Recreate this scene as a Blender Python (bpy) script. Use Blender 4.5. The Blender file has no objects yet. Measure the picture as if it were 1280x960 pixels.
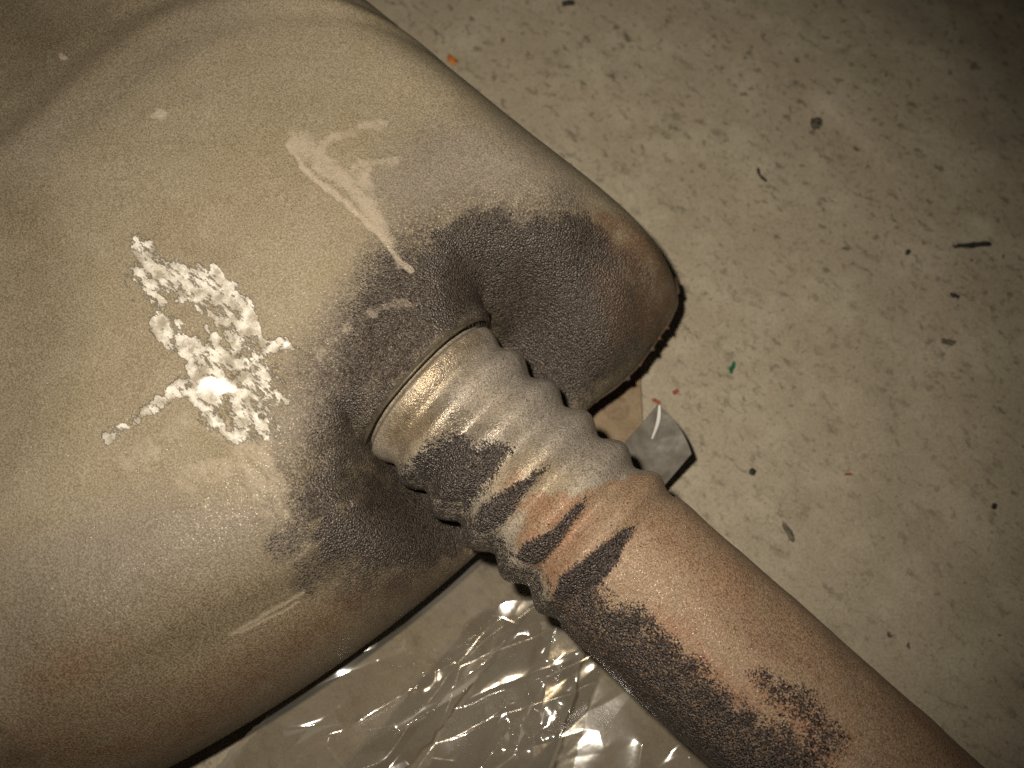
import bpy, bmesh, math, random
import numpy as np
from mathutils import Vector, Matrix

# ------------------------------------------------------------------ camera, world, light
sc = bpy.context.scene
MM = 0.001
TH = math.radians(16.0)
PHI = math.radians(42.5)
FPX = 1372.0
ROOT_Z = 64.0                                   # height of the pipe axis at the muffler (mm)
c_right = Vector((1, 0, 0))
c_up = Vector((0, math.cos(TH), math.sin(TH)))
c_fwd = Vector((0, math.sin(TH), -math.cos(TH)))
CAM = Vector((26.166, -96.44, 409.81))          # mm
cam_d = bpy.data.cameras.new('camera')
cam = bpy.data.objects.new('camera', cam_d)
sc.collection.objects.link(cam)
cam.location = CAM * MM
cam.rotation_euler = (TH, 0, 0)
cam_d.sensor_width = 7.2
cam_d.lens = 7.2 * FPX / 1280.0
cam_d.clip_start = 0.01
cam_d.clip_end = 50
cam_d.dof.use_dof = True
cam_d.dof.focus_distance = 0.335
cam_d.dof.aperture_fstop = 2.0
sc.camera = cam

world = bpy.data.worlds.new('World')
sc.world = world
world.use_nodes = True
world.node_tree.nodes['Background'].inputs[0].default_value = (0.9, 0.85, 0.75, 1)
world.node_tree.nodes['Background'].inputs[1].default_value = 0.022

fl = bpy.data.lights.new('camera_flash', 'SPOT')
fl.energy = 7.8
fl.color = (1.0, 0.903, 0.755)
fl.spot_size = math.radians(75)
fl.spot_blend = 1.0
fl.shadow_soft_size = 0.007
flash = bpy.data.objects.new('camera_flash', fl)
sc.collection.objects.link(flash)
FL = CAM + c_right * -33 + c_up * 36 + c_fwd * 4
flash.location = FL * MM
aim = Vector((2, 14, 60))
flash.rotation_euler = (aim - FL).to_track_quat('-Z', 'Y').to_euler()

sc.view_settings.view_transform = 'Standard'
sc.view_settings.look = 'None'
sc.view_settings.exposure = 0.0
sc.view_settings.gamma = 1.0
sc.view_settings.use_curve_mapping = False
sc.cycles.use_denoising = False
sc.cycles.max_bounces = 10
sc.cycles.transparent_max_bounces = 16

# ------------------------------------------------------------------ helpers
def lattice(ix, iy, seed):
    n = (ix.astype(np.int64) * 374761393 + iy.astype(np.int64) * 668265263 + seed * 1442695041) & 0xffffffff
    n = ((n ^ (n >> 13)) * 1274126177) & 0xffffffff
    n = ((n ^ (n >> 16)) * 2246822519) & 0xffffffff
    return ((n ^ (n >> 15)) & 0xffffff) / float(0xffffff)

def vnoise(x, y, seed=0):
    x = np.asarray(x, float); y = np.asarray(y, float)
    ix = np.floor(x); iy = np.floor(y)
    fx = x - ix; fy = y - iy
    fx = fx * fx * fx * (fx * (fx * 6 - 15) + 10); fy = fy * fy * fy * (fy * (fy * 6 - 15) + 10)
    a = lattice(ix, iy, seed); b = lattice(ix + 1, iy, seed)
    c = lattice(ix, iy + 1, seed); d = lattice(ix + 1, iy + 1, seed)
    return (a * (1 - fx) + b * fx) * (1 - fy) + (c * (1 - fx) + d * fx) * fy

def fbm(x, y, seed=0, o=4):
    s = 0; a = 1; t = 0
    for k in range(o):
        s = s + a * vnoise(x * 2 ** k + 17.3 * k, y * 2 ** k - 9.1 * k, seed + k * 7); t += a; a *= 0.5
    return s / t

def sstep(a, b, x):
    t = np.clip((x - a) / (b - a), 0, 1)
    return t * t * (3 - 2 * t)

def seg_dist(x, y, ax, ay, bx, by):
    dx, dy = bx - ax, by - ay
    L = dx * dx + dy * dy + 1e-9
    t = np.clip(((x - ax) * dx + (y - ay) * dy) / L, 0, 1)
    return np.hypot(x - ax - t * dx, y - ay - t * dy), t

def poly_sd(x, y, P):
    """signed distance to a closed polygon, positive inside"""
    best = np.full(x.shape, 1e9); ins = np.zeros(x.shape, bool)
    n = len(P)
    for i in range(n):
        ax, ay = P[i]; bx, by = P[(i + 1) % n]
        d, _ = seg_dist(x, y, ax, ay, bx, by)
        best = np.minimum(best, d)
        if ay != by:
            cr = ((ay > y) != (by > y)) & (x < (bx - ax) * (y - ay) / (by - ay) + ax)
            ins ^= cr
    return np.where(ins, best, -best)

def line_d(x, y, P):
    best = np.full(x.shape, 1e9)
    for i in range(len(P) - 1):
        d, _ = seg_dist(x, y, *P[i], *P[i + 1])
        best = np.minimum(best, d)
    return best

def grid_faces(nu, nv, wrap_v=False):
    i = np.arange(nu - 1)[:, None]
    jn = nv if wrap_v else nv - 1
    j = np.arange(jn)[None, :]
    j2 = (j + 1) % nv
    f = np.stack([i * nv + j + 0 * j2, (i + 1) * nv + j + 0 * j2, (i + 1) * nv + j2 + 0 * j, i * nv + j2 + 0 * j], -1)
    return f.reshape(-1, 4)

def mesh_from(name, V, Fq, mat, parent=None, smooth=True, extra=None, attrs=None, scale=MM):
    me = bpy.data.meshes.new(name)
    V = np.asarray(V, np.float64).reshape(-1, 3) * scale
    faces = np.asarray(Fq, np.int64)
    k = faces.shape[1]
    me.vertices.add(len(V)); me.vertices.foreach_set('co', V.astype(np.float32).ravel())
    me.loops.add(len(faces) * k); me.loops.foreach_set('vertex_index', faces.astype(np.int32).ravel())
    me.polygons.add(len(faces))
    me.polygons.foreach_set('loop_start', (np.arange(len(faces)) * k).astype(np.int32))
    me.update(calc_edges=True)
    me.validate()
    me.polygons.foreach_set('use_smooth', np.full(len(me.polygons), smooth))
    if attrs:
        for an, arr in attrs.items():
            at = me.attributes.new(an, 'FLOAT_COLOR', 'POINT')
            rgba = np.ones((len(V), 4), np.float32); rgba[:, :3] = np.clip(arr, -1, 4)
            at.data.foreach_set('color', rgba.ravel())
    me.materials.append(mat)
    ob = bpy.data.objects.new(name, me)
    sc.collection.objects.link(ob)
    if parent: ob.parent = parent
    return ob

def tag(o, label=None, cat=None, group=None, kind=None):
    if label: o['label'] = label
    if cat: o['category'] = cat
    if group: o['group'] = group
    if kind: o['kind'] = kind
    return o

class NT:
    """small node-graph builder"""
    def __init__(s, name):
        s.m = bpy.data.materials.new(name); s.m.use_nodes = True
        s.t = s.m.node_tree; s.t.nodes.clear()
        s.out = s.t.nodes.new('ShaderNodeOutputMaterial')
        s.co = s.t.nodes.new('ShaderNodeTexCoord').outputs['Object']
    def n(s, typ, **kw):
        nd = s.t.nodes.new(typ)
        for k, v in kw.items(): setattr(nd, k, v)
        return nd
    def put(s, sock, v):
        if isinstance(v, bpy.types.NodeSocket): s.t.links.new(v, sock)
        elif v is not None:
            if isinstance(v, (tuple, list)) and len(v) == 3 and sock.type == 'RGBA': v = (*v, 1)
            sock.default_value = v
    def noise(s, scale, detail=2, rough=0.5, vec=None, col=False, dist=0.0):
        nd = s.n('ShaderNodeTexNoise'); s.put(nd.inputs['Vector'], vec or s.co)
        nd.inputs['Scale'].default_value = scale; nd.inputs['Detail'].default_value = detail
        nd.inputs['Roughness'].default_value = rough; nd.inputs['Distortion'].default_value = dist
        return nd.outputs['Color' if col else 'Fac']
    def voro(s, scale, vec=None, out='Color', rnd=1.0):
        nd = s.n('ShaderNodeTexVoronoi'); s.put(nd.inputs['Vector'], vec or s.co)
        nd.inputs['Scale'].default_value = scale; nd.inputs['Randomness'].default_value = rnd
        return nd.outputs[out]
    def math(s, op, a, b=0.0, c=0.0, clamp=False):
        nd = s.n('ShaderNodeMath', operation=op, use_clamp=clamp)
        s.put(nd.inputs[0], a); s.put(nd.inputs[1], b); s.put(nd.inputs[2], c)
        return nd.outputs[0]
    def rng(s, v, a, b, c=0.0, d=1.0, smooth=True):
        nd = s.n('ShaderNodeMapRange', interpolation_type='SMOOTHSTEP' if smooth else 'LINEAR')
        s.put(nd.inputs[0], v)
        for i, q in enumerate((a, b, c, d)): s.put(nd.inputs[i + 1], q)
        return nd.outputs[0]
    def mix(s, f, a, b, mode='MIX'):
        nd = s.n('ShaderNodeMix', data_type='RGBA', blend_type=mode)
        s.put(nd.inputs[0], f); s.put(nd.inputs[6], a); s.put(nd.inputs[7], b)
        return nd.outputs[2]
    def fmix(s, f, a, b):
        nd = s.n('ShaderNodeMix', data_type='FLOAT')
        s.put(nd.inputs[0], f); s.put(nd.inputs[2], a); s.put(nd.inputs[3], b)
        return nd.outputs[0]
    def attr(s, name):
        a = s.n('ShaderNodeAttribute', attribute_name=name, attribute_type='GEOMETRY')
        sp = s.n('ShaderNodeSeparateColor'); s.t.links.new(a.outputs['Color'], sp.inputs[0])
        return sp.outputs[0], sp.outputs[1], sp.outputs[2]
    def sep(s, col):
        sp = s.n('ShaderNodeSeparateColor'); s.put(sp.inputs[0], col); return sp.outputs
    def mapping(s, scale=(1, 1, 1), rot=(0, 0, 0), vec=None):
        nd = s.n('ShaderNodeMapping'); s.put(nd.inputs[0], vec or s.co)
        nd.inputs['Scale'].default_value = scale; nd.inputs['Rotation'].default_value = rot
        return nd.outputs[0]
    def bump(s, h, dist, strength=1.0, nrm=None):
        nd = s.n('ShaderNodeBump'); s.put(nd.inputs['Height'], h)
        nd.inputs['Distance'].default_value = dist; nd.inputs['Strength'].default_value = strength
        if nrm: s.t.links.new(nrm, nd.inputs['Normal'])
        return nd.outputs[0]
    def bsdf(s, color, rough, metal=0.0, nrm=None, spec=0.5):
        nd = s.n('ShaderNodeBsdfPrincipled')
        s.put(nd.inputs['Base Color'], color); s.put(nd.inputs['Roughness'], rough)
        s.put(nd.inputs['Metallic'], metal); s.put(nd.inputs['Specular IOR Level'], spec)
        if nrm: s.t.links.new(nrm, nd.inputs['Normal'])
        s.t.links.new(nd.outputs[0], s.out.inputs['Surface'])
        return nd

# ------------------------------------------------------------------ materials
def mat_concrete():
    t = NT('concrete')
    # warp the coordinates so that no spot is round
    wv = t.n('ShaderNodeVectorMath', operation='MULTIPLY_ADD')
    t.put(wv.inputs[0], t.noise(260, 3, 0.6, None, True)); wv.inputs[1].default_value = (0.005, 0.005, 0); t.put(wv.inputs[2], t.co)
    wco = wv.outputs[0]
    stretch = t.mapping((1.0, 1.9, 1.0), (0, 0, 0), t.mapping((1, 1, 1), (0, 0, math.radians(43)), wco))
    base = t.mix(t.noise(14, 5, 0.6), (0.246, 0.203, 0.144), (0.312, 0.265, 0.194))
    base = t.mix(t.rng(t.noise(45, 5, 0.65), 0.42, 0.70, 0, 0.8), base, (0.35, 0.308, 0.230))
    base = t.mix(t.rng(t.noise(30, 5, 0.7, stretch), 0.5, 0.72, 0, 0.55), base, (0.20, 0.172, 0.112))
    reg = t.rng(t.noise(13, 3, 0.5), 0.40, 0.60)
    far = t.attr('paint')[2]
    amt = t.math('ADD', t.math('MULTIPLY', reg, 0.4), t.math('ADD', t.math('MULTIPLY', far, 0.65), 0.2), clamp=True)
    n1 = t.noise(165, 4, 0.6, stretch)
    base = t.mix(t.math('MULTIPLY', t.rng(n1, 0.55, 0.70), amt), base, (0.085, 0.068, 0.044))
    n2 = t.noise(430, 3, 0.6, wco)
    base = t.mix(t.math('MULTIPLY', t.rng(n2, 0.575, 0.70), t.math('ADD', 0.35, t.math('MULTIPLY', amt, 0.3))), base, (0.075, 0.062, 0.038))
    n3 = t.noise(95, 4, 0.6, stretch)
    base = t.mix(t.math('MULTIPLY', t.rng(n3, 0.57, 0.70), 0.6), base, (0.12, 0.099, 0.062))
    g = t.noise(1100, 2, 0.6)
    base = t.mix(t.rng(g, 0.3, 0.7), t.mix(0.14, base, (0.04, 0.035, 0.02)), t.mix(0.10, base, (0.7, 0.65, 0.52)))
    v = t.voro(150, wco, 'Distance')
    vc = t.sep(t.voro(150, wco))[0]
    cr = t.rng(t.math('SUBTRACT', t.math('MULTIPLY', t.math('SUBTRACT', vc, 0.90), 1.6), v), 0.0, 0.06, 0, 0.85)
    base = t.mix(cr, base, (0.035, 0.03, 0.024))
    a0, a1, a2 = t.attr('paint')
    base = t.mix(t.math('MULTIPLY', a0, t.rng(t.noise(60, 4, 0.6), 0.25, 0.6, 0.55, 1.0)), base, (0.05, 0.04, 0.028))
    base = t.mix(t.math('MULTIPLY', a1, t.rng(t.noise(90, 4, 0.65), 0.38, 0.62, 0.0, 0.45)), base, (0.44, 0.39, 0.28))
    h = t.math('ADD', t.noise(500, 4, 0.6), t.math('MULTIPLY', t.noise(90, 3), 1.5))
    t.bsdf(base, t.rng(n1, 0.3, 0.7, 0.5, 0.75), 0, t.bump(h, 0.0005, 0.4), 0.3)
    return t.m

def grain(t, scale=1700):
    """sandy sparkle: random facets about half a millimetre across"""
    c = t.voro(scale)
    r = t.sep(c)
    n = t.noise(scale * 0.75, 2, 0.6)
    return r, n

def mat_shell():
    t = NT('baked_steel_shell')
    soot, white, rust = t.attr('m1')
    pale, lilac, olive = t.attr('m2')
    scr, gap, halo = t.attr('m3')
    (r0, r1, r2), gn = grain(t, 2500)
    big = t.noise(16, 4, 0.55)
    mid = t.noise(70, 4, 0.6)
    base = t.mix(t.rng(big, 0.3, 0.7), (0.215, 0.172, 0.104), (0.25, 0.203, 0.135))
    base = t.mix(t.rng(mid, 0.35, 0.7, 0.0, 0.5), base, (0.275, 0.23, 0.165))
    base = t.mix(t.math('MULTIPLY', lilac, 0.85), base, (0.172, 0.142, 0.117))  # grey-lilac tint, darkened to paint in falloff at lower left
    base = t.mix(t.math('MULTIPLY', olive, 0.92), base, (0.080, 0.055, 0.027))  # brown staining, deepened to paint in shade on the lower-left slope
    rm = t.math('MULTIPLY', rust, t.rng(t.noise(95, 4, 0.6), 0.25, 0.62, 0.35, 1.0))
    base = t.mix(rm, base, (0.112, 0.056, 0.026))
    # fine blotches
    base = t.mix(t.rng(gn, 0.36, 0.66, 0.0, 1.0), t.mix(0.22, base, (0.03, 0.02, 0.01)), t.mix(0.12, base, (0.8, 0.72, 0.55)))
    # soot: breaks up into grains at its margin
    sn = t.math('ADD', soot, t.math('MULTIPLY', t.math('SUBTRACT', t.math('ADD', r0, gn), 1.0), 0.42))
    sn = t.math('ADD', sn, t.math('MULTIPLY', t.math('SUBTRACT', t.noise(160, 5, 0.65), 0.5), 0.5))
    sm = t.rng(sn, 0.18, 0.74)
    hs = t.math('MULTIPLY', halo, t.rng(t.math('ADD', r1, t.noise(300, 3)), 0.55, 1.35))
    sootc = t.mix(t.rng(r2, 0.15, 0.95), (0.014, 0.010, 0.008), (0.095, 0.074, 0.058))
    sootc = t.mix(t.math('MULTIPLY', rust, 0.6), sootc, (0.11, 0.058, 0.028))
    base = t.mix(t.math('MULTIPLY', hs, 0.9), base, (0.05, 0.037, 0.029))
    base = t.mix(t.math('MULTIPLY', sm, 0.93), base, sootc)
    # bare patches where the coating flaked
    base = t.mix(t.rng(t.math('ADD', gap, t.math('MULTIPLY', t.math('SUBTRACT', mid, 0.5), 0.7)), 0.35, 0.6), base, (0.115, 0.092, 0.060))
    # pale scrapes
    along = t.mapping((0.42, 1, 1))
    pm = t.rng(t.math('ADD', pale, t.math('MULTIPLY', t.math('SUBTRACT', t.noise(300, 5, 0.7, along), 0.5), 1.9)), 0.25, 0.95)
    base = t.mix(t.math('MULTIPLY', pm, 0.66), base, (0.40, 0.335, 0.255))
    base = t.mix(t.math('MULTIPLY', t.rng(pale, 0.95, 1.2), t.rng(t.noise(600, 4, 0.7), 0.42, 0.62, 0.0, 0.5)), base, (0.52, 0.45, 0.355))
    base = t.mix(t.math('MULTIPLY', scr, 0.35), base, (0.36, 0.30, 0.22))
    # chalky white crust
    wn = t.math('ADD', t.math('MULTIPLY', t.noise(680, 5, 0.72, along), 0.95), t.math('MULTIPLY', t.noise(270, 4, 0.65, along), 0.85))
    wm = t.rng(t.math('ADD', white, t.math('MULTIPLY', t.math('SUBTRACT', wn, 0.9), 2.0)), 0.33, 0.56)
    wc = t.mix(t.rng(t.noise(200, 4, 0.65), 0.35, 0.68), (0.31, 0.268, 0.205), (0.74, 0.69, 0.61))
    wc = t.mix(t.rng(white, 0.70, 1.0), wc, (0.95, 0.93, 0.89))
    wm = t.math('MULTIPLY', wm, t.rng(white, 0.04, 0.2))
    base = t.mix(wm, base, wc)
    h = t.math('ADD', t.math('MULTIPLY', gn, 0.8), t.math('MULTIPLY', r1, 0.45))
    h = t.math('ADD', h, t.math('MULTIPLY', t.math('MAXIMUM', sm, t.math('MULTIPLY', halo, 0.6)), t.math('SUBTRACT', t.math('MULTIPLY', r0, 0.6), t.math('MULTIPLY', t.voro(1500, None, 'Distance'), 2.2))))
    h = t.math('ADD', h, t.math('MULTIPLY', wm, t.math('ADD', 0.8, t.math('MULTIPLY', wn, 2.0))))
    nrm = t.bump(h, 0.00030, 0.8)
    spark = t.rng(r2, 0.80, 0.97)
    rough = t.fmix(wm, t.fmix(t.math('MULTIPLY', sm, 0.8), t.fmix(spark, 0.68, 0.34), 0.38), 0.8)
    metal = t.fmix(wm, t.math('MULTIPLY', spark, 0.30), 0.0)
    t.bsdf(base, rough, metal, nrm, t.fmix(sm, 0.28, 0.6))
    return t.m

def mat_pipe():
    t = NT('rusty_pipe_steel')
    soot, rust, grey = t.attr('m1')
    streak, orange, warm = t.attr('m2')
    (r0, r1, r2), gn = grain(t, 2500)
    big = t.noise(35, 4, 0.6)
    steel = t.mix(t.rng(big, 0.35, 0.65), (0.30, 0.25, 0.185), (0.36, 0.32, 0.265))
    steel = t.mix(t.math('MULTIPLY', warm, 0.6), steel, (0.36, 0.26, 0.14))
    steel = t.mix(t.math('MULTIPLY', grey, 0.75), steel, (0.20, 0.175, 0.15))
    rn = t.rng(t.math('ADD', rust, t.math('MULTIPLY', t.math('SUBTRACT', t.noise(130, 4, 0.65), 0.5), 0.7)), 0.36, 0.64)
    rc = t.mix(t.rng(t.noise(60, 4, 0.6), 0.3, 0.7), (0.228, 0.122, 0.062), (0.258, 0.166, 0.093))
    rc = t.mix(t.math('MULTIPLY', t.rng(t.noise(45, 3, 0.6), 0.5, 0.75), 0.4), rc, (0.235, 0.178, 0.114))
    rc = t.mix(t.math('MULTIPLY', orange, t.rng(t.noise(200, 3, 0.6), 0.3, 0.6)), rc, (0.24, 0.095, 0.034))
    steel = t.mix(t.rng(t.noise(420, 4, 0.7), 0.5, 0.68, 0, 0.6), steel, (0.12, 0.095, 0.068))
    base = t.mix(rn, steel, rc)
    base = t.mix(t.rng(gn, 0.34, 0.66), t.mix(0.28, base, (0.03, 0.02, 0.012)), t.mix(0.16, base, (0.8, 0.7, 0.58)))
    sn = t.math('ADD', soot, t.math('MULTIPLY', t.math('SUBTRACT', t.math('ADD', r0, gn), 1.0), 0.8))
    sn = t.math('ADD', sn, t.math('MULTIPLY', t.math('SUBTRACT', t.noise(230, 4, 0.65), 0.5), 0.9))
    sm = t.rng(sn, 0.42, 0.58)
    sootc = t.mix(t.rng(r2, 0.2, 0.95), (0.010, 0.008, 0.008), (0.105, 0.085, 0.078))
    base = t.mix(t.math('MULTIPLY', sm, 0.95), base, sootc)
    h = t.math('ADD', t.math('MULTIPLY', gn, 0.8), t.math('MULTIPLY', r1, 0.5))
    h = t.math('ADD', h, t.math('MULTIPLY', sm, t.math('SUBTRACT', t.math('ADD', 1.0, t.math('MULTIPLY', r0, 0.6)), t.math('MULTIPLY', t.voro(1500, None, 'Distance'), 2.2))))
    spark = t.rng(r2, 0.72, 0.96)
    bare = t.math('MULTIPLY', streak, t.math('SUBTRACT', 1.0, sm))
    nrm = t.bump(h, 0.00040, 0.9)
    rough = t.fmix(bare, t.fmix(t.math('MULTIPLY', sm, 0.8), t.fmix(spark, 0.60, 0.30), 0.36), 0.31)
    metal = t.math('MAXIMUM', t.math('MULTIPLY', spark, 0.4), t.math('MULTIPLY', bare, 0.6))
    t.bsdf(base, rough, metal, nrm, 0.5)
    return t.m

def mat_lip():
    t = NT('torn_rusty_edge')
    c = t.mix(t.rng(t.noise(300, 4, 0.6), 0.35, 0.65), (0.085, 0.045, 0.022), (0.06, 0.045, 0.033))
    t.bsdf(c, 0.7, 0.1, t.bump(t.noise(900, 3), 0.0004, 0.8))
    return t.m

def mat_collar():
    t = NT('collar_steel')
    c = t.mix(t.rng(t.noise(220, 4, 0.6), 0.35, 0.65), (0.075, 0.060, 0.040), (0.13, 0.108, 0.076))
    c = t.mix(t.rng(t.noise(1500, 2), 0.3, 0.7), t.mix(0.3, c, (0.02, 0.015, 0.01)), c)
    t.bsdf(c, 0.5, 0.3, t.bump(t.noise(1400, 3), 0.0003, 0.6))
    return t.m

def mat_film():
    t = NT('clear_polythene_film')
    tr = t.n('ShaderNodeBsdfTransparent'); tr.inputs[0].default_value = (0.78, 0.74, 0.67, 1)
    pr = t.n('ShaderNodeBsdfPrincipled')
    pr.inputs['Base Color'].default_value = (0.35, 0.322, 0.275, 1)
    pr.inputs['Roughness'].default_value = 0.17
    pr.inputs['Specular IOR Level'].default_value = 0.6
    nrm = t.bump(t.noise(90, 3, 0.55), 0.0006, 0.22)
    t.t.links.new(nrm, pr.inputs['Normal'])
    lw = t.n('ShaderNodeLayerWeight'); lw.inputs[0].default_value = 0.25
    haze = t.rng(t.noise(40, 3, 0.6), 0.3, 0.7, 0.16, 0.30)
    f = t.math('ADD', haze, t.math('MULTIPLY', lw.outputs['Fresnel'], 0.5), clamp=True)
    mx = t.n('ShaderNodeMixShader'); t.t.links.new(f, mx.inputs[0])
    t.t.links.new(tr.outputs[0], mx.inputs[1]); t.t.links.new(pr.outputs[0], mx.inputs[2])
    gl = t.n('ShaderNodeBsdfGlossy'); gl.inputs['Roughness'].default_value = 0.13; gl.inputs[0].default_value = (1, 1, 1, 1)
    t.t.links.new(nrm, gl.inputs['Normal'])
    mx2 = t.n('ShaderNodeMixShader'); mx2.inputs[0].default_value = 0.085
    t.t.links.new(mx.outputs[0], mx2.inputs[1]); t.t.links.new(gl.outputs[0], mx2.inputs[2])
    t.t.links.new(mx2.outputs[0], t.out.inputs['Surface'])
    return t.m

def mat_scrap():
    t = NT('grey_plastic_sheet')
    c = t.mix(t.rng(t.noise(150, 5, 0.7), 0.35, 0.7), (0.100, 0.091, 0.074), (0.160, 0.148, 0.126))
    t.bsdf(c, 0.45, 0, t.bump(t.noise(200, 3), 0.0002, 0.2), 0.4)
    return t.m

def mat_card():
    t = NT('brown_cardboard')
    c = t.mix(t.rng(t.noise(90, 4, 0.6), 0.3, 0.7), (0.165, 0.115, 0.068), (0.225, 0.165, 0.105))
    a0, a1, a2 = t.attr('paint')
    c = t.mix(t.math('MULTIPLY', a0, 0.55), c, (0.10, 0.062, 0.042))
    c = t.mix(t.rng(t.noise(900, 2), 0.3, 0.7, 0, 0.25), c, (0.35, 0.28, 0.19))
    t.bsdf(c, 0.8, 0, t.bump(t.noise(500, 3), 0.0003, 0.4), 0.2)
    return t.m

def mat_plain(name, col, rough=0.7, var=0.5, spec=0.4):
    t = NT(name)
    c = t.mix(t.rng(t.noise(700, 3, 0.6), 0.3, 0.7), tuple(x * (1 - var) for x in col), tuple(min(1, x * (1 + var * 0.5)) for x in col))
    t.bsdf(c, rough, 0, t.bump(t.noise(1200, 3), 0.0002, 0.6), spec)
    return t.m

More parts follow.
